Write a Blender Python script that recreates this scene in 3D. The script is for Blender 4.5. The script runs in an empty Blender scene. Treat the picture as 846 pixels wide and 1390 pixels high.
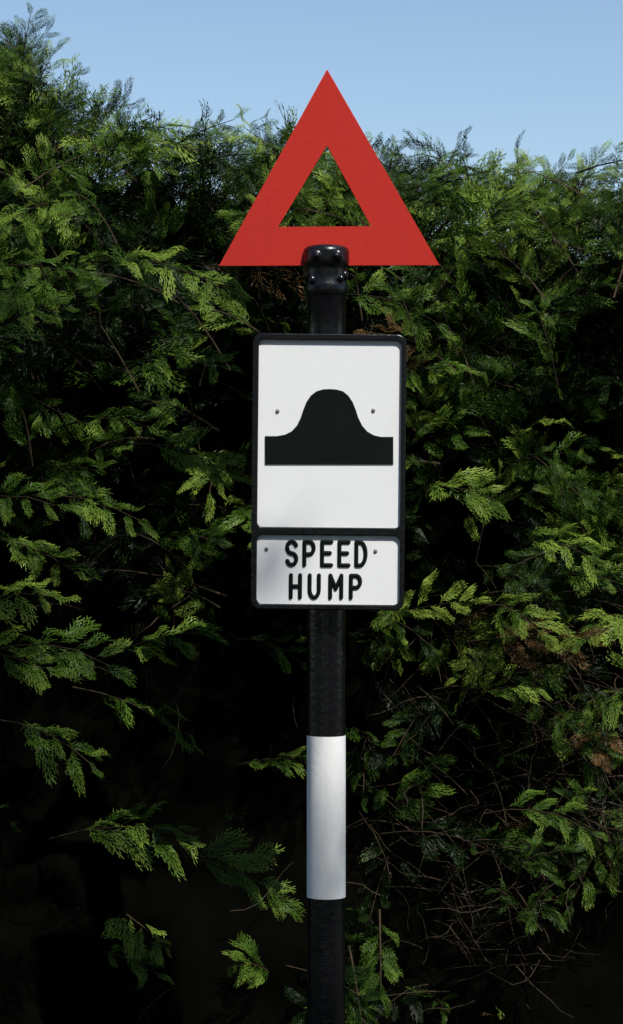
import bpy, bmesh, math, random
import numpy as np
from mathutils import Vector, noise

random.seed(7); rng = np.random.default_rng(11)
scene = bpy.context.scene
S = 0.00153; CAMZ = 1.27; CAMD = 5.0
PXC, PYC = 423.0, 695.0
EL=math.radians(54); AZ=math.radians(33)
sv=Vector((math.sin(AZ)*math.cos(EL),-math.cos(AZ)*math.cos(EL),math.sin(EL)))

def P(px, py, y=0.0):
    f = (CAMD + y) / CAMD * S
    return ((px - PXC) * f, CAMZ + (PYC - py) * f)

# ---------------------------------------------------------------- materials
def new_mat(name):
    m = bpy.data.materials.new(name); m.use_nodes = True
    nt = m.node_tree; nt.nodes.clear()
    return m, nt, nt.nodes, nt.links

def paint(name, col, rough=0.4, dirt=0.12, dirt_col=(0.05,0.045,0.035), bump=0.15, spec=0.5, scale=14.0):
    m, nt, N, L = new_mat(name)
    out = N.new('ShaderNodeOutputMaterial'); b = N.new('ShaderNodeBsdfPrincipled')
    L.new(b.outputs[0], out.inputs[0])
    tc = N.new('ShaderNodeTexCoord')
    n1 = N.new('ShaderNodeTexNoise'); n1.inputs['Scale'].default_value = scale; n1.inputs['Detail'].default_value = 8
    n1.inputs['Roughness'].default_value = 0.65
    mp = N.new('ShaderNodeMapping'); mp.inputs['Scale'].default_value = (1,1,0.35)
    L.new(tc.outputs['Object'], mp.inputs[0]); L.new(mp.outputs[0], n1.inputs['Vector'])
    r = N.new('ShaderNodeMapRange'); r.inputs[1].default_value = 0.45; r.inputs[2].default_value = 0.8
    r.inputs[3].default_value = 0.0; r.inputs[4].default_value = dirt
    L.new(n1.outputs['Fac'], r.inputs[0])
    mx = N.new('ShaderNodeMix'); mx.data_type = 'RGBA'
    mx.inputs[6].default_value = (*col, 1); mx.inputs[7].default_value = (*dirt_col, 1)
    L.new(r.outputs[0], mx.inputs[0]); L.new(mx.outputs[2], b.inputs['Base Color'])
    n2 = N.new('ShaderNodeTexNoise'); n2.inputs['Scale'].default_value = 90; n2.inputs['Detail'].default_value = 4
    L.new(tc.outputs['Object'], n2.inputs['Vector'])
    bp = N.new('ShaderNodeBump'); bp.inputs['Strength'].default_value = bump; bp.inputs['Distance'].default_value = 0.002
    L.new(n2.outputs['Fac'], bp.inputs['Height']); L.new(bp.outputs[0], b.inputs['Normal'])
    rr = N.new('ShaderNodeMapRange'); rr.inputs[3].default_value = rough - 0.08; rr.inputs[4].default_value = rough + 0.15
    L.new(n1.outputs['Fac'], rr.inputs[0]); L.new(rr.outputs[0], b.inputs['Roughness'])
    b.inputs['Specular IOR Level'].default_value = spec
    return m

M_WHITE = paint('white_enamel', (0.88,0.882,0.88), 0.5, 0.08, (0.34,0.31,0.26),0.1,0.45)
M_WHITEP = paint('white_post_paint', (0.87,0.868,0.855), 0.55, 0.28, (0.34,0.31,0.24), 0.3,0.3)
M_BLACK = paint('black_gloss_paint', (0.004,0.004,0.005), 0.20, 0.12, (0.02,0.02,0.02), 0.5, 0.45)
M_SYM = paint('black_symbol_paint', (0.003,0.006,0.005), 0.6, 0.15, (0.012,0.014,0.012), 0.1, 0.12)
M_RED = paint('red_paint', (0.53,0.028,0.018), 0.45, 0.32, (0.28,0.015,0.012), 0.2, 0.25, 7)
M_RIVET = paint('rivet_metal', (0.22,0.22,0.22), 0.5, 0.4)

# ---------------------------------------------------------------- helpers
def link(o, parent=None):
    scene.collection.objects.link(o)
    if parent: o.parent = parent
    return o

def flat_shape(name, loops, y, thick, bevel, mat, parent):
    c = bpy.data.curves.new(name, 'CURVE'); c.dimensions = '2D'; c.fill_mode = 'BOTH'
    for lp in loops:
        sp = c.splines.new('POLY'); sp.points.add(len(lp)-1)
        for i,(a,b) in enumerate(lp):
            x,z = P(a,b,y); sp.points[i].co = (x, z, 0, 1)
        sp.use_cyclic_u = True
    c.extrude = thick/2 - bevel; c.bevel_depth = bevel; c.bevel_resolution = 2; c.offset = -bevel
    o = bpy.data.objects.new(name+'_tmp', c); scene.collection.objects.link(o)
    dg = bpy.context.evaluated_depsgraph_get()
    me = bpy.data.meshes.new_from_object(o.evaluated_get(dg))
    bpy.data.objects.remove(o)
    co = np.empty(len(me.vertices)*3); me.vertices.foreach_get('co', co); co = co.reshape(-1,3)
    new = np.stack([co[:,0], y + thick/2 - co[:,2], co[:,1]], 1)
    me.vertices.foreach_set('co', new.ravel()); me.update()
    me.materials.clear(); me.materials.append(mat); me.name = name
    return link(bpy.data.objects.new(name, me), parent)

def rrect(x0,y0,x1,y1,r,n=8):
    pts=[]
    for cx,cy,a0 in ((x1-r,y0+r,-90),(x1-r,y1-r,0),(x0+r,y1-r,90),(x0+r,y0+r,180)):
        for k in range(n+1):
            a=math.radians(a0+90*k/n); pts.append((cx+r*math.cos(a), cy+r*math.sin(a)))
    return pts

def warp(lp):   # small real-world lean of the plate
    out=[]
    for x,y in lp:
        dx=x-446; dy=y-640
        a=math.radians(0.55)
        out.append((446+dx*math.cos(a)-dy*math.sin(a), 640+dx*math.sin(a)+dy*math.cos(a)))
    return out

def mesh_obj(name, bm, mat, parent=None, smooth=True):
    me = bpy.data.meshes.new(name); bm.to_mesh(me); bm.free()
    if smooth:
        for p in me.polygons: p.use_smooth = True
    me.materials.append(mat)
    return link(bpy.data.objects.new(name, me), parent)

def lathe(name, prof, cx, cy, mat, parent, n=64):
    bm = bmesh.new(); rings=[]
    for r,z in prof:
        rings.append([bm.verts.new((cx+r*math.cos(2*math.pi*k/n), cy+r*math.sin(2*math.pi*k/n), z)) for k in range(n)])
    for a,b in zip(rings, rings[1:]):
        for k in range(n):
            bm.faces.new((a[k],a[(k+1)%n],b[(k+1)%n],b[k]))
    bm.faces.new(rings[0]); bm.faces.new(rings[-1])
    bmesh.ops.recalc_face_normals(bm, faces=bm.faces[:])
    for e in bm.edges:
        if len(e.link_faces)==2 and e.calc_face_angle()>math.radians(50): e.smooth=False
    return mesh_obj(name, bm, mat, parent)

# ---------------------------------------------------------------- the sign
sign = link(bpy.data.objects.new('speed_hump_sign', None))
PY = 0.068
fy = (CAMD+PY)/CAMD*S
CX = P(443,0,PY)[0]
RP = 26*fy
zz = lambda py: P(0,py,PY)[1]
def band(name, pa, pb, mat, extra=0.0):
    za = zz(pa); zb = zz(pb) if pb is not None else -0.3
    return lathe(name, [(RP+extra,zb),(RP+extra,za)], CX, PY, mat, sign)
band('post_upper_black', 396, 998, M_BLACK)
band('post_white_band', 998, 1217, M_WHITEP, 0.0006)
band('post_lower_black', 1217, None, M_BLACK)
prof = [(26.5,452),(26.5,404),(28.5,401),(30,398),(30.3,392),(29.5,386),(27.8,383),(27.6,366),(28.5,362),(30.8,359),(31.3,354),(31.3,343),(30,338),(26,335),(17,333.3),(6,332.8)]
lathe('post_cap', [(r*fy,zz(p)) for r,p in prof], CX, PY, M_BLACK, sign)
bm = bmesh.new()
def ell(bm, px, py, y, rx, ry, rz):
    x,z = P(px,py,y)
    m = bmesh.ops.create_uvsphere(bm, u_segments=18, v_segments=12, radius=1.0)
    for v in m['verts']:
        v.co = Vector((x+v.co.x*rx, y+v.co.y*ry, z+v.co.z*rz))
F = PY-RP
for px in (430,457):
    ell(bm, px, 347, F-0.003, 0.014,0.008,0.014)
    ell(bm, px, 347, F-0.010, 0.006,0.005,0.006)
for px in (419,468):
    ell(bm, px, 374, PY-0.012, 0.009,0.012,0.012)
ell(bm, 424, 380, F+0.006, 0.008,0.008,0.010)
ell(bm, 463, 378, F+0.006, 0.007,0.008,0.008)
mesh_obj('cap_bolts', bm, M_BLACK, sign)
flat_shape('red_triangle', [[(297,361),(443.5,95),(445,95),(597,360)], [(377,308),(504,307),(444,198)]], PY-0.004, 0.006, 0.0008, M_RED, sign)
flat_shape('backing_plate', [warp(rrect(344,456,548,824,10))], 0.006, 0.012, 0.002, M_BLACK, sign)
flat_shape('plate_rim', [warp(rrect(342,453,550.5,828,13)), warp(rrect(350,462,543.5,716,7)), warp(rrect(350,727,543.5,820.5,8))],
           -0.004, 0.012, 0.0025, M_BLACK, sign)
flat_shape('symbol_panel', [warp(rrect(348,460,545,718,6))], 0.0035, 0.003, 0.0003, M_WHITE, sign)
flat_shape('text_panel', [warp(rrect(348,725,545,822,6))], 0.0035, 0.003, 0.0003, M_WHITE, sign)
hl = [(360,630),(360,592),(376,592),(387,590),(396,585.5),(403,578),(408.5,567),(412,556),(416,546),(422,537),(430,531),(438.5,528.5),(447,528)]
hr = [(457,528.7),(465.5,531),(473,537),(479,546),(483,556),(486.5,567),(492,578),(499,586),(508,591),(517,593),(534,593),(534,630)]
flat_shape('hump_symbol', [hl+hr], 0.0010, 0.0035, 0.0006, M_SYM, sign)

def arc(cx,cy,rx,ry,a0,a1,n=9):
    return [(cx+rx*math.cos(math.radians(a0+(a1-a0)*k/n)), cy+ry*math.sin(math.radians(a0+(a1-a0)*k/n))) for k in range(n+1)]
GL = {
 'S':[arc(0.5,0.25,0.5,0.25,-20,-270,12)+arc(0.5,0.75,0.5,0.25,-90,160,12)],
 'P':[[(0,1),(0,0),(0.55,0)]+arc(0.55,0.27,0.45,0.27,-90,90,9)+[(0,0.54)]],
 'E':[[(1,0),(0,0),(0,1),(1,1)],[(0,0.48),(0.85,0.48)]],
 'D':[[(0,0),(0.4,0)]+arc(0.4,0.5,0.6,0.5,-90,90,12)+[(0,1),(0,0)]],
 'H':[[(0,0),(0,1)],[(1,0),(1,1)],[(0,0.5),(1,0.5)]],
 'U':[[(0,0),(0,0.65)]+arc(0.5,0.65,0.5,0.35,180,0,12)+[(1,0)]],
 'M':[[(0,1),(0,0),(0.5,0.6),(1,0),(1,1)]],
}
bm = bmesh.new(); RS = 2.75*S
def stroke(bm, pts):
    ps=[]
    for a,b in pts:
        a,b = warp([(a,b)])[0]; x,z = P(a,b,0.003); ps.append(Vector((x,0.003,z)))
    for p in ps:
        m = bmesh.ops.create_uvsphere(bm, u_segments=12, v_segments=8, radius=RS)
        for v in m['verts']: v.co = Vector((p.x+v.co.x, p.y+v.co.y*0.8, p.z+v.co.z))
    for p,q in zip(ps,ps[1:]):
        d=(q-p)
        if d.length<1e-6: continue
        t=d.normalized(); nrm=Vector((0,1,0)); side=t.cross(nrm)
        ra=[];rb=[]
        for k in range(12):
            a=2*math.pi*k/12; off=side*math.cos(a)*RS+nrm*math.sin(a)*RS*0.8
            ra.append(bm.verts.new(p+off)); rb.append(bm.verts.new(q+off))
        for k in range(12): bm.faces.new((ra[k],ra[(k+1)%12],rb[(k+1)%12],rb[k]))
for word,ty,by,xs,w in (('SPEED',735.5,767,[391,414.5,438.5,462,485],12.5),('HUMP',781,811,[396.5,422,450,478],12.5)):
    for ch,x0 in zip(word,xs):
        ww = 15 if ch in 'M' else w
        for st in GL[ch]:
            stroke(bm,[(x0+a*ww, ty+b*(by-ty)) for a,b in st])
bmesh.ops.recalc_face_normals(bm, faces=bm.faces[:])
mesh_obj('letters', bm, M_SYM, sign)
bm = bmesh.new()
for px,py in ((377,558),(507,557),(362,745),(510,748)):
    ell(bm, px, py, 0.003, 0.0042,0.003,0.0042)
mesh_obj('rivets', bm, M_RIVET, sign)
for i,py in enumerate((520,760)):
    z=zz(py); bm=bmesh.new()
    lathe('bracket_band_%d'%(i+1), [(RP+0.0005,z-0.018),(RP+0.005,z-0.018),(RP+0.005,z+0.018),(RP+0.0005,z+0.018)], CX, PY, M_BLACK, sign)
    m=bmesh.ops.create_cube(bm,size=1)
    for v in m['verts']: v.co=Vector((CX+v.co.x*0.12, 0.024+v.co.y*0.012, z+v.co.z*0.034))
    mesh_obj('bracket_bar_%d'%(i+1), bm, M_BLACK, sign, False)

# ---------------------------------------------------------------- ground
def ground_mat(name, c0, c1, scale):
    m, nt, N, L = new_mat(name)
    out=N.new('ShaderNodeOutputMaterial'); b=N.new('ShaderNodeBsdfPrincipled'); L.new(b.outputs[0],out.inputs[0])
    n1=N.new('ShaderNodeTexNoise'); n1.inputs['Scale'].default_value=scale; n1.inputs['Detail'].default_value=10
    tc=N.new('ShaderNodeTexCoord'); L.new(tc.outputs['Object'],n1.inputs['Vector'])
    cr=N.new('ShaderNodeValToRGB'); cr.color_ramp.elements[0].color=(*c0,1); cr.color_ramp.elements[1].color=(*c1,1)
    cr.color_ramp.elements[0].position=0.4; cr.color_ramp.elements[1].position=0.6
    L.new(n1.outputs['Fac'],cr.inputs[0]); L.new(cr.outputs[0],b.inputs['Base Color']); b.inputs['Roughness'].default_value=0.95
    bp=N.new('ShaderNodeBump'); bp.inputs['Distance'].default_value=0.03; L.new(n1.outputs['Fac'],bp.inputs['Height']); L.new(bp.outputs[0],b.inputs['Normal'])
    return m
bm=bmesh.new(); bmesh.ops.create_grid(bm,x_segments=60,y_segments=60,size=400)
mesh_obj('ground',bm,ground_mat('verge_soil_and_grass',(0.018,0.013,0.008),(0.026,0.042,0.012),6))
def slab(name,x0,x1,y0,y1,z0,z1,mat,parent=None):
    bm=bmesh.new(); m=bmesh.ops.create_cube(bm,size=1)
    for v in m['verts']: v.co=Vector(((x0+x1)/2+v.co.x*(x1-x0),(y0+y1)/2+v.co.y*(y1-y0),(z0+z1)/2+v.co.z*(z1-z0)))
    bmesh.ops.bevel(bm,geom=bm.edges[:],offset=0.008,segments=2,affect='EDGES')
    return mesh_obj(name,bm,mat,parent,False)
bm=bmesh.new()
vs=[bm.verts.new(c) for c in ((-60,-7.2,0.004),(60,-7.2,0.004),(60,-1.6,0.004),(-60,-1.6,0.004))]; bm.faces.new(vs)
mesh_obj('road',bm,ground_mat('asphalt',(0.04,0.04,0.042),(0.06,0.06,0.06),40),None,False)
slab('kerb',-60,60,-1.6,-1.47,-0.1,0.11,ground_mat('kerb_stone',(0.20,0.19,0.18),(0.28,0.27,0.25),20))

# ---------------------------------------------------------------- hedge
hedge = link(bpy.data.objects.new('conifer_hedge', None))
XM = 2.4
def fbm(x,y,z,s): return noise.fractal(Vector((x*s,y*s,z*s)), 1.0, 2.0, 3)
def interp(x, xs, ys): return float(np.interp(x, xs, ys))
def top_z(x):
    base = interp(x, [-3.2,-1.2,-0.72,-0.6,-0.45,-0.25,0,0.2,0.4,0.75,3.2],
                     [2.38,2.40,2.38,2.30,2.24,2.19,2.18,2.17,2.11,2.07,2.03])
    return base + 0.05*fbm(x,3.1,0,3.0)
def surf_y(x, z):
    h = z
    y = 0.45 + interp(h,[0,0.8,1.4,1.8,2.3],[0.32,0.24,0.12,0.0,0.12])
    if x < 0.1:
        y += 0.14*interp(h,[0,0.5,1.3,1.75,2.3],[0.6,1,1,0,0])
    y += 0.36*fbm(x,7.7,z,2.5) + 0.14*fbm(x,1.7,z,7)
    return max(y, 0.20)

def frond_template(seed, sp=0.115, tsp=0.11, detail=True):
    """flat cypress spray, unit length: rachis, alternate side shoots, finger-like twiglets"""
    r = random.Random(seed); V=[]
    def kite(p, ang, ln, w, tilt=0.0):
        c,s=math.cos(ang),math.sin(ang); mx,my=p[0]+c*ln*0.4,p[1]+s*ln*0.4
        zt = tilt*ln
        V.extend([(p[0],p[1],0),(mx-s*w,my+c*w,zt*0.4+r.uniform(-.5,.5)*w),(p[0]+c*ln,p[1]+s*ln,zt),(mx+s*w,my-c*w,zt*0.4+r.uniform(-.5,.5)*w)])
    W=0.0105 if detail else 0.015
    kite((0,0),0,1.0,W)
    t=0.08; side=1 if r.random()<.5 else -1
    while t<0.95:
        pr=min(1,(t+0.35)/0.6)*(1-t)**0.9
        lb=0.56*pr*r.uniform(0.5,1.4)+0.05
        a0=side*math.radians(r.uniform(26,46)*(1-0.25*t))
        p=[t,0.0]; u=0; k=r.randint(0,1); a=a0
        n=max(1,int(lb/(tsp*0.5)))
        st=lb/n
        for q in range(n):
            if q%2==0: kite(p,a,min(st*2.4,lb-u+0.02),W*1.1)
            rem=1-u/lb
            if q>0 or lb<0.1:
                tl=(0.15*rem**0.7+0.05)*r.uniform(0.6,1.3)
                s2=1 if k%2 else -1
                kite(p,a+s2*math.radians(r.uniform(26,42)),tl,W*1.0,r.uniform(-0.4,0.4))
            p=[p[0]+math.cos(a)*st,p[1]+math.sin(a)*st]; u+=st; k+=1
            a-=side*0.06
        kite(p,a,0.08,W)
        t+=sp*0.5*r.uniform(0.7,1.3); side=-side
    V=np.array(V)
    droop=r.uniform(0.05,0.5); lift=r.uniform(-0.35,0.45)
    V[:,2]+= -droop*V[:,0]**2 - lift*np.abs(V[:,1]) + 0.06*np.sin(V[:,0]*9+seed)
    V[:,1]+= r.uniform(-0.2,0.2)*V[:,0]**2
    return V
NH=12
TH=[frond_template(s) for s in range(NH)]
NL=5
TL=[frond_template(40+s,0.20,0.17,False) for s in range(NL)]

fr = {('h',i):[] for i in range(NH)}; fr.update({('l',i):[] for i in range(NL)})
stems=[]
def norm(v): return v/np.linalg.norm(v)
def add_branch(tip, d, Lb, tint, hi=True, face=None, dens=1.0, dead=0.0, size=1.0, var=0.18):
    if hi: dens*=1.2; size*=0.82
    d=norm(np.array(d,float))
    ref=np.array(face if face is not None else (0.2,-1,0.9),float)+rng.normal(0,0.5,3)
    n=ref-d*np.dot(ref,d); n=norm(n)
    root=np.array(tip)-d*Lb
    g=rng.uniform(0.10,0.45)
    pts=[]; K=8
    for k in range(K+1):
        u=k/K; pts.append(root+d*Lb*u+np.array((0,0,-1))*g*Lb*(u**2.2)+np.array((0,0,1))*g*Lb*u*0.6)
    stems.append((pts,0.0026,0.0009))
    step=0.030/dens; s=Lb*rng.uniform(0.15,0.3); side=1
    bt=tint+rng.normal(0,var)
    isdead=rng.random()<dead
    while s<Lb:
        u=s/Lb; i=min(int(u*K),K-1); f=u*K-i
        p=pts[i]*(1-f)+pts[i+1]*f; t=norm(pts[i+1]-pts[i])
        nn=norm(n-t*np.dot(n,t)+rng.normal(0,0.24,3)); bb=np.cross(nn,t)
        a=math.radians(rng.uniform(26,50))*side
        if s+step>=Lb: a*=0.1
        fd=norm(math.cos(a)*t+math.sin(a)*bb+rng.normal(0,0.12,3))
        nn=norm(nn-fd*np.dot(nn,fd)); bb=np.cross(nn,fd)
        ln=(0.065+0.36*(Lb-s)*min(1,(u+0.35)))*rng.uniform(0.7,1.3)*size
        ln=min(ln,0.17)
        R=np.stack([fd,bb*rng.uniform(0.65,0.95),nn],1)*ln
        key=('h',rng.integers(NH)) if hi else ('l',rng.integers(NL))
        fr[key].append((R,p,np.clip(bt+rng.normal(0,0.07),0,1),1.0 if isdead else 0.0))
        s+=step*rng.uniform(0.8,1.25); side=-side

def patch(x,z,s,o): return fbm(x+o,z-o,o*1.3,s)
def face_layer(density, x0,x1, depth0, depth1, hi, Lr, tint0, thin=True, z0=0.05, dn=1.0):
    nP=int(density*(x1-x0)*(2.3-z0))
    for _ in range(nP):
        x=rng.uniform(x0,x1); tz=top_z(x); z=rng.uniform(z0,tz)
        if thin:
            keep=interp(z,[0,0.6,1.2,1.7,2.0,2.3],[0.30,0.46,0.75,0.95,1.1,1.3])+1.4*patch(x,z,2.6,5.0)
            if x<0.0 and z<1.6: keep-=0.22
            if rng.random()>keep: continue
        y=surf_y(x,z)+rng.uniform(depth0,depth1)
        rise=interp(z,[0,1.2,2.2],[0.0,0.15,0.7])
        d=(rng.normal(0.25,0.7), -rng.uniform(0.25,0.9), rng.normal(rise,0.40))
        dead=0.0
        if x>0.1 and z<1.0: dead=0.05
        if patch(x,z,3.0,9.0)>0.4: dead+=0.06
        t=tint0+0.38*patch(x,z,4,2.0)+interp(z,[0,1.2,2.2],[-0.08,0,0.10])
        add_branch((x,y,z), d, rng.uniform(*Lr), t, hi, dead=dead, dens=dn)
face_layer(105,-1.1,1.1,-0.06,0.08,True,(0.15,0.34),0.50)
face_layer(75,-1.1,1.1,0.08,0.28,True,(0.18,0.34),0.22)  # deeper layer tinted darker, as if shaded
face_layer(80,-1.1,1.1,0.26,0.45,False,(0.25,0.4),0.03,thin=False)  # inner fronds near black: hedge shade put into the leaf tint
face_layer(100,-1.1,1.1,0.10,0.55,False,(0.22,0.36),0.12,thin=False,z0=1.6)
for a,b in ((-XM,-1.1),(1.1,XM)):
    face_layer(75,a,b,-0.06,0.2,False,(0.22,0.38),0.5)
    face_layer(30,a,b,0.25,0.5,False,(0.25,0.4),0.1,thin=False)
for _ in range(int(2*XM*1.1*125)):
    x=rng.uniform(-XM,XM); y=rng.uniform(0.42,1.6); tz=top_z(x)-abs(y-0.9)*0.10
    if (y>1.25 or abs(x)>1.1) and rng.random()<0.6: continue
    d=(rng.normal(0.2,0.55),rng.normal(-0.55,0.35),rng.uniform(0.1,0.75))
    add_branch((x,y,tz-abs(rng.normal(0,0.08))+0.02), d, rng.uniform(0.2,0.34), 0.50+0.25*patch(x,y,4,3.0), abs(x)<1.0 and rng.random()<0.6, face=(0.1,-1,0.7))
for _ in range(330):
    x=rng.uniform(-XM,XM); y=rng.uniform(0.6,1.1)
    add_branch((x,y,top_z(x)+rng.uniform(-0.03,0.04)), (rng.normal(0.45,0.5),rng.normal(-0.25,0.25),0.8), rng.uniform(0.15,0.26), 0.46, True, face=(0.3,-1,0.5),dens=1.1,size=0.8)
for px,py,dx in ((42,0,0.15),(60,22,0.45),(20,28,0.1),(75,60,0.5),(30,70,0.2),(15,60,0.1),(50,50,0.3),(175,112,0.5),(630,175,0.5),(770,195,0.4),(350,150,0.5),(8,45,-0.2),(100,92,0.5)):
    x,z=P(px,py,0.8); add_branch((x,0.8,z),(dx,-0.1,1),0.32,0.40,True,face=(0.3,-1,0.3),dens=1.1,size=0.8)
for _ in range(int(2*XM*2.2*14)):
    x=rng.uniform(-XM,XM); z=rng.uniform(0.1,top_z(x)-0.05)
    add_branch((x,1.75+rng.normal(0,0.08),z),(rng.normal(0,0.6),0.8,0.4),rng.uniform(0.25,0.4),0.4,False,face=(0,1,0.8))
for px,py,y,d,Lb in ((150,870,0.30,(0.9,-0.35,0.12),0.34),(70,790,0.30,(0.8,-0.4,0.25),0.30),(255,1115,0.33,(0.9,-0.3,0.15),0.34),
                  (385,1195,0.38,(0.95,-0.25,-0.15),0.30),(75,660,0.30,(0.85,-0.3,0.2),0.28),(318,372,0.12,(0.9,-0.45,-0.12),0.36),
                  (300,470,0.22,(0.8,-0.5,0.15),0.30),(190,690,0.35,(0.85,-0.4,-0.1),0.28),(260,850,0.38,(0.8,-0.4,0.3),0.25),
                  (130,1020,0.34,(0.8,-0.4,-0.2),0.28),(310,620,0.33,(0.8,-0.4,-0.1),0.28),(200,560,0.33,(0.7,-0.5,0.1),0.28),
                  (250,980,0.36,(0.9,-0.3,-0.25),0.28),(60,900,0.33,(0.7,-0.4,-0.1),0.26),
                  (665,655,0.36,(0.6,-0.5,0.1),0.25),(640,300,0.30,(0.3,-0.6,0.4),0.25),(800,730,0.38,(0.5,-0.6,0.1),0.28),
                  (790,860,0.40,(-0.6,-0.5,-0.1),0.28),(600,480,0.34,(0.5,-0.6,0.3),0.24),(730,830,0.40,(0.4,-0.6,0.0),0.25)):
    x,z=P(px,py,y); add_branch((x,y,z),d,Lb,0.66,True,face=(0.25,-1,0.9),size=1.15,var=0.05)  # protruding sprays: sunlit brightness put into a lighter tint

def build_foliage(name, fr, TH, TL, mat, parent):
    VV=[];TT=[];DD=[];tot=0
    for (k,i),lst in fr.items():
        if not lst: continue
        T=(TH if k=='h' else TL)[i]
        R=np.array([a[0] for a in lst]); p=np.array([a[1] for a in lst])
        VV.append((np.einsum('nij,mj->nmi',R,T)+p[:,None,:]).reshape(-1,3))
        tipn=np.tile(T[:,0]*0.26+np.abs(T[:,1])*0.4,(len(lst),1))
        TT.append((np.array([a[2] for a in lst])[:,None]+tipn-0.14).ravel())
        DD.append(np.repeat(np.array([a[3] for a in lst]),len(T))); tot+=len(lst)
    V=np.concatenate(VV).astype(np.float32); T_=np.concatenate(TT).astype(np.float32); D_=np.concatenate(DD).astype(np.float32)
    nq=len(V)//4
    me=bpy.data.meshes.new(name)
    me.vertices.add(len(V)); me.vertices.foreach_set('co',V.ravel())
    me.loops.add(nq*4); me.loops.foreach_set('vertex_index',np.arange(nq*4,dtype=np.int32))
    me.polygons.add(nq); me.polygons.foreach_set('loop_start',np.arange(nq,dtype=np.int32)*4)
    a=me.attributes.new('tint','FLOAT','POINT'); a.data.foreach_set('value',T_)
    a=me.attributes.new('dead','FLOAT','POINT'); a.data.foreach_set('value',D_)
    me.update(calc_edges=True); me.materials.append(mat)
    return link(bpy.data.objects.new(name,me),parent)
def leaf_mat(name, cols, trans=0.2):
    m, nt, N, L = new_mat(name)
    out=N.new('ShaderNodeOutputMaterial')
    at=N.new('ShaderNodeAttribute'); at.attribute_name='tint'
    ad=N.new('ShaderNodeAttribute'); ad.attribute_name='dead'
    cr=N.new('ShaderNodeValToRGB'); E=cr.color_ramp.elements
    E[0].position=0.0; E[0].color=(*cols[0],1); E[1].position=1.0; E[1].color=(*cols[3],1)
    e=E.new(0.35); e.color=(*cols[1],1)
    e=E.new(0.65); e.color=(*cols[2],1)
    L.new(at.outputs['Fac'],cr.inputs[0])
    mx=N.new('ShaderNodeMix'); mx.data_type='RGBA'; mx.inputs[7].default_value=(0.13,0.075,0.028,1)
    L.new(ad.outputs['Fac'],mx.inputs[0]); L.new(cr.outputs[0],mx.inputs[6])
    df=N.new('ShaderNodeBsdfDiffuse'); L.new(mx.outputs[2],df.inputs['Color'])
    tr=N.new('ShaderNodeBsdfTranslucent'); L.new(mx.outputs[2],tr.inputs[0])
    gl=N.new('ShaderNodeBsdfGlossy'); gl.inputs['Roughness'].default_value=0.4
    ms=N.new('ShaderNodeMixShader'); ms.inputs[0].default_value=trans
    mg=N.new('ShaderNodeMixShader'); mg.inputs[0].default_value=0.010
    L.new(df.outputs[0],ms.inputs[1]); L.new(tr.outputs[0],ms.inputs[2])
    L.new(ms.outputs[0],mg.inputs[1]); L.new(gl.outputs[0],mg.inputs[2]); L.new(mg.outputs[0],out.inputs[0])
    return m
M_LEAF=leaf_mat('cypress_leaves',[(0.0012,0.0035,0.001),(0.009,0.024,0.0040),(0.060,0.120,0.014),(0.22,0.31,0.045)],0.15)  # darkest stops carry the hedge's inner shade as leaf colour
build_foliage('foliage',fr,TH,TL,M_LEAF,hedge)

# --- woody parts, then the dark shade core
M_BARK=paint('bark',(0.040,0.027,0.016),0.85,0.6,(0.08,0.06,0.035),0.8,0.2,30)
def tube_set():
    tv=[];tf=[]
    def tube(pts,r0,r1,n=4):
        base=len(tv); K=len(pts)
        for k,p in enumerate(pts):
            q=pts[min(k+1,K-1)]-pts[max(k-1,0)]; q=norm(q)
            a=np.cross(q,(0.3,0.2,0.93)); a=norm(a); b=np.cross(q,a); r=r0+(r1-r0)*k/(K-1)
            for j in range(n):
                an=2*math.pi*j/n; tv.append(tuple(p+a*math.cos(an)*r+b*math.sin(an)*r))
        for k in range(K-1):
            for j in range(n):
                tf.append((base+k*n+j,base+k*n+(j+1)%n,base+(k+1)*n+(j+1)%n,base+(k+1)*n+j))
    return tv,tf,tube
tv,tf,tube=tube_set()
for pts,r0,r1 in stems: tube(pts[::2],r0,r1,3)
x=-XM+0.2
while x<XM:
    pts=[np.array((x+0.05*math.sin(k*0.8+x*5),1.2+0.04*math.cos(k*0.9+x*3),-0.1+k*0.21)) for k in range(10)]
    tube(pts,0.045,0.012,10); x+=rng.uniform(0.4,0.55)
for _ in range(700):
    x=rng.uniform(-XM,XM) if rng.random()<0.35 else rng.uniform(0.25,0.9)
    z=rng.uniform(0.1,1.05); y=surf_y(x,z)+rng.uniform(0.08,0.35)
    p=np.array((x,y,z)); d=norm(np.array((rng.normal(0,0.7),-0.5,rng.normal(0.2,0.5)))); bp_=[p]
    for j in range(6):
        d=norm(d+rng.normal(0,0.22,3)); p=p+d*0.035; bp_.append(p)
    tube(bp_,0.0018,0.0006,3)
me=bpy.data.meshes.new('woody_branches'); me.from_pydata(tv,[],tf); me.update(); me.materials.append(M_BARK)
link(bpy.data.objects.new('woody_branches',me),hedge)
M_CORE=paint('dark_shade_core',(0.002,0.002,0.0015),0.95,0.4,(0.003,0.004,0.002),0.4,0.0,20)  # near-black solid painted as the shade inside the hedge
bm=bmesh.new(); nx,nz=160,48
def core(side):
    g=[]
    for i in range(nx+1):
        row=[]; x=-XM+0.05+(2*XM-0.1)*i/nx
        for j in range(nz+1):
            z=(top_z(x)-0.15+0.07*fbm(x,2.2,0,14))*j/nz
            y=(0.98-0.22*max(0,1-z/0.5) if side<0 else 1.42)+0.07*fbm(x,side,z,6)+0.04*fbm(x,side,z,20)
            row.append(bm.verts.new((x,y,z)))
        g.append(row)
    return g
A=core(-1);B=core(1)
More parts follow.
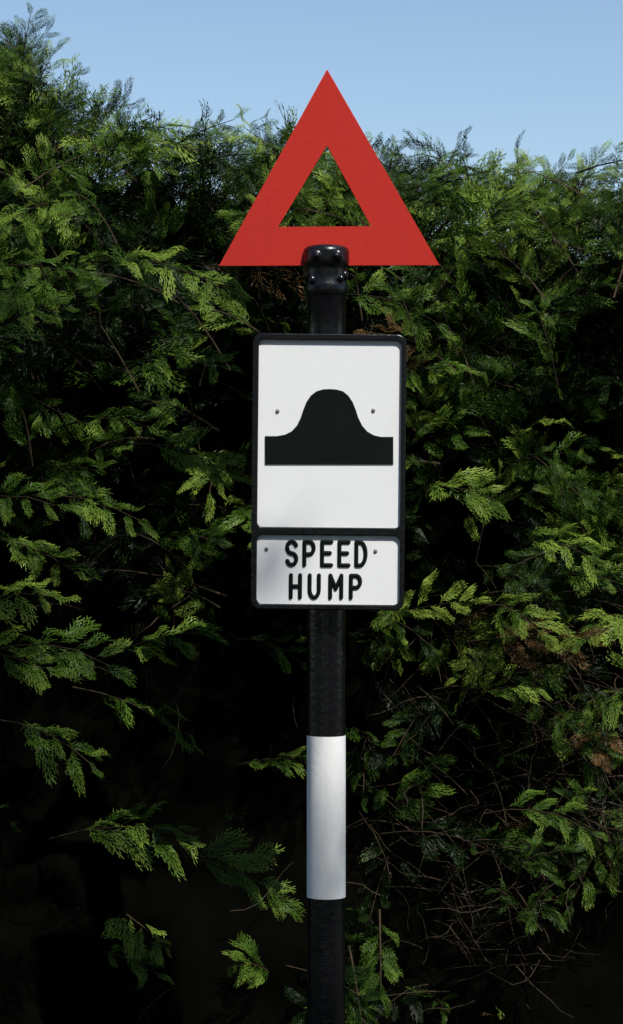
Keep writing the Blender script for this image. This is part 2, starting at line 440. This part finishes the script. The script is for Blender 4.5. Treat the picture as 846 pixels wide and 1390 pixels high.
for i in range(nx):
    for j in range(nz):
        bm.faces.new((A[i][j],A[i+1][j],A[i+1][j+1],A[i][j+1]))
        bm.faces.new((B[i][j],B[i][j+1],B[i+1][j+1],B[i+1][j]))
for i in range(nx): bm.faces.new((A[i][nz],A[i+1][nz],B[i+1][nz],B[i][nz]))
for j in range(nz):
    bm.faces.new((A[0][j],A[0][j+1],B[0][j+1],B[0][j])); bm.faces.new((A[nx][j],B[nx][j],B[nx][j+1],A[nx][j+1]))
mesh_obj('dark_shade_core',bm,M_CORE,hedge,True)

# ---------------------------------------------------------------- unseen trees added behind the viewer to block sky light
M_TLEAF=leaf_mat('broad_leaves',[(0.012,0.024,0.006),(0.02,0.042,0.010),(0.035,0.07,0.014),(0.05,0.09,0.018)],0.15)
LEAF=np.array([(0,0,0),(0.5,0.35,0.05),(1,0,0),(0.5,-0.35,0.05)],float)
def leaf_frame(r,s):
    a=norm(r.normal(0,1,3)); b=norm(np.cross(a,r.normal(0,1,3))); n=np.cross(a,b)
    return np.stack([a,b,n],1)*s
def make_tree(name, x, y, h, cr_, seed, nleaf=5500, z0=0.10):
    r=np.random.default_rng(seed)
    root=link(bpy.data.objects.new(name,None)); 
    tv,tf,tube=tube_set(); lobes=[]
    pts=[np.array((x+0.1*math.sin(k+seed),y+0.1*math.cos(k*1.3),-0.1+h*0.75*k/7)) for k in range(8)]
    tube(pts,0.028*h,0.008*h,12)
    for k in range(34):
        zf=r.uniform(z0+0.05,0.92); an=r.uniform(0,2*math.pi); rad=cr_*math.sqrt(max(0.05,1-((zf-0.5)/0.5)**2))*r.uniform(0.5,0.95)
        c=np.array((x+math.cos(an)*rad,y+math.sin(an)*rad,zf*h))
        s=pts[min(6,int(zf*6))]; mid=(s+c)/2+np.array((0,0,0.2)); tube([s,mid,c],0.007*h,0.002*h,6)
        lobes.append((c,r.uniform(0.5,1.0)*cr_*0.42))
    me=bpy.data.meshes.new('trunk_and_limbs'); me.from_pydata(tv,[],tf); me.update(); me.materials.append(M_BARK)
    link(bpy.data.objects.new('trunk_and_limbs',me),root)
    f={('h',0):[]}
    for _ in range(nleaf):
        c,s=lobes[r.integers(len(lobes))]; v=norm(r.normal(0,1,3)); p=c+v*s*r.uniform(0.3,1.0)**0.6*np.array((1,1,0.75))
        f[('h',0)].append((leaf_frame(r,r.uniform(0.18,0.32)),p,r.uniform(0.1,0.9),0.0))
    build_foliage('crown',f,[LEAF],[],M_TLEAF,root)
for i,(tx,ty,th,tr) in enumerate(((-6.5,-9.0,7.4,2.9),(-2.0,-9.6,8.2,3.1),(3.0,-10.6,8.2,3.1),(8.0,-10.0,8.0,3.1),(-10.5,-6,7.6,2.9),(12.5,-7.5,7.6,2.9))):
    make_tree('added_shade_tree',tx,ty,th,tr,20+i)
# tall narrow conifer added out of view so its tip dapples the hedge's left
def make_conifer(x,y,h,slope,seed,base=4.5):
    r=np.random.default_rng(seed); root=link(bpy.data.objects.new('added_shade_conifer',None))
    tv,tf,tube=tube_set()
    tube([np.array((x,y,-0.1+(h)*k/9)) for k in range(10)],0.20,0.012,12)
    f={('h',0):[]}
    z=h-0.12
    while z>base:
        rad=slope*(h-z)+0.08
        for q in range(int(5+rad*3.4)):
            an=r.uniform(0,2*math.pi); rr=rad*r.uniform(0.7,1.08)
            s=np.array((x,y,z)); e=np.array((x+math.cos(an)*rr,y+math.sin(an)*rr,z-0.18*rr+r.normal(0,0.05)))
            tube([s,(s+e)/2+np.array((0,0,0.04)),e],0.012,0.004,4)
            for _ in range(int(18+rr*22)):
                u=r.uniform(0.15,1.05); p=s+(e-s)*u+r.normal(0,0.05+0.03*rr,3)
                f[('h',0)].append((leaf_frame(r,r.uniform(0.07,0.15)),p,r.uniform(0,0.6),0.0))
        z-=0.18
    me=bpy.data.meshes.new('trunk_and_limbs'); me.from_pydata(tv,[],tf); me.update(); me.materials.append(M_BARK)
    link(bpy.data.objects.new('trunk_and_limbs',me),root)
    build_foliage('crown',f,[LEAF],[],M_TLEAF,root)
D=7.0; X0=-0.93; Z0=2.45
make_conifer(X0+math.sin(AZ)*D, -math.cos(AZ)*D, Z0+math.tan(EL)*D, 0.28, 5)

# ---------------------------------------------------------------- light
sd=bpy.data.lights.new('sun','SUN'); sd.energy=5.0; sd.angle=math.radians(0.5); sd.color=(1.0,0.97,0.91)
so=link(bpy.data.objects.new('sun',sd)); so.rotation_euler=sv.to_track_quat('Z','Y').to_euler(); so.location=(4,-6,8)
w=bpy.data.worlds.new('World'); scene.world=w; w.use_nodes=True
nt=w.node_tree; nt.nodes.clear()
o=nt.nodes.new('ShaderNodeOutputWorld'); bg=nt.nodes.new('ShaderNodeBackground'); sk=nt.nodes.new('ShaderNodeTexSky')
sk.sky_type='NISHITA'; sk.sun_disc=False; sk.sun_elevation=EL; sk.sun_rotation=math.atan2(sv.x,sv.y)
sk.air_density=1.0; sk.dust_density=0.3; sk.ozone_density=1.8
bg.inputs[1].default_value=0.13
nt.links.new(sk.outputs[0],bg.inputs[0]); nt.links.new(bg.outputs[0],o.inputs[0])
scene.view_settings.view_transform='Standard'; scene.view_settings.look='None'; scene.view_settings.exposure=0

cam=bpy.data.cameras.new('camera'); co=link(bpy.data.objects.new('camera',cam))
cam.sensor_fit='VERTICAL'; cam.sensor_height=24; cam.lens=24*CAMD/(1390*S)
co.location=(0,-CAMD,CAMZ); co.rotation_euler=(math.pi/2,0,0); cam.clip_end=2000; cam.clip_start=0.05
scene.camera=co
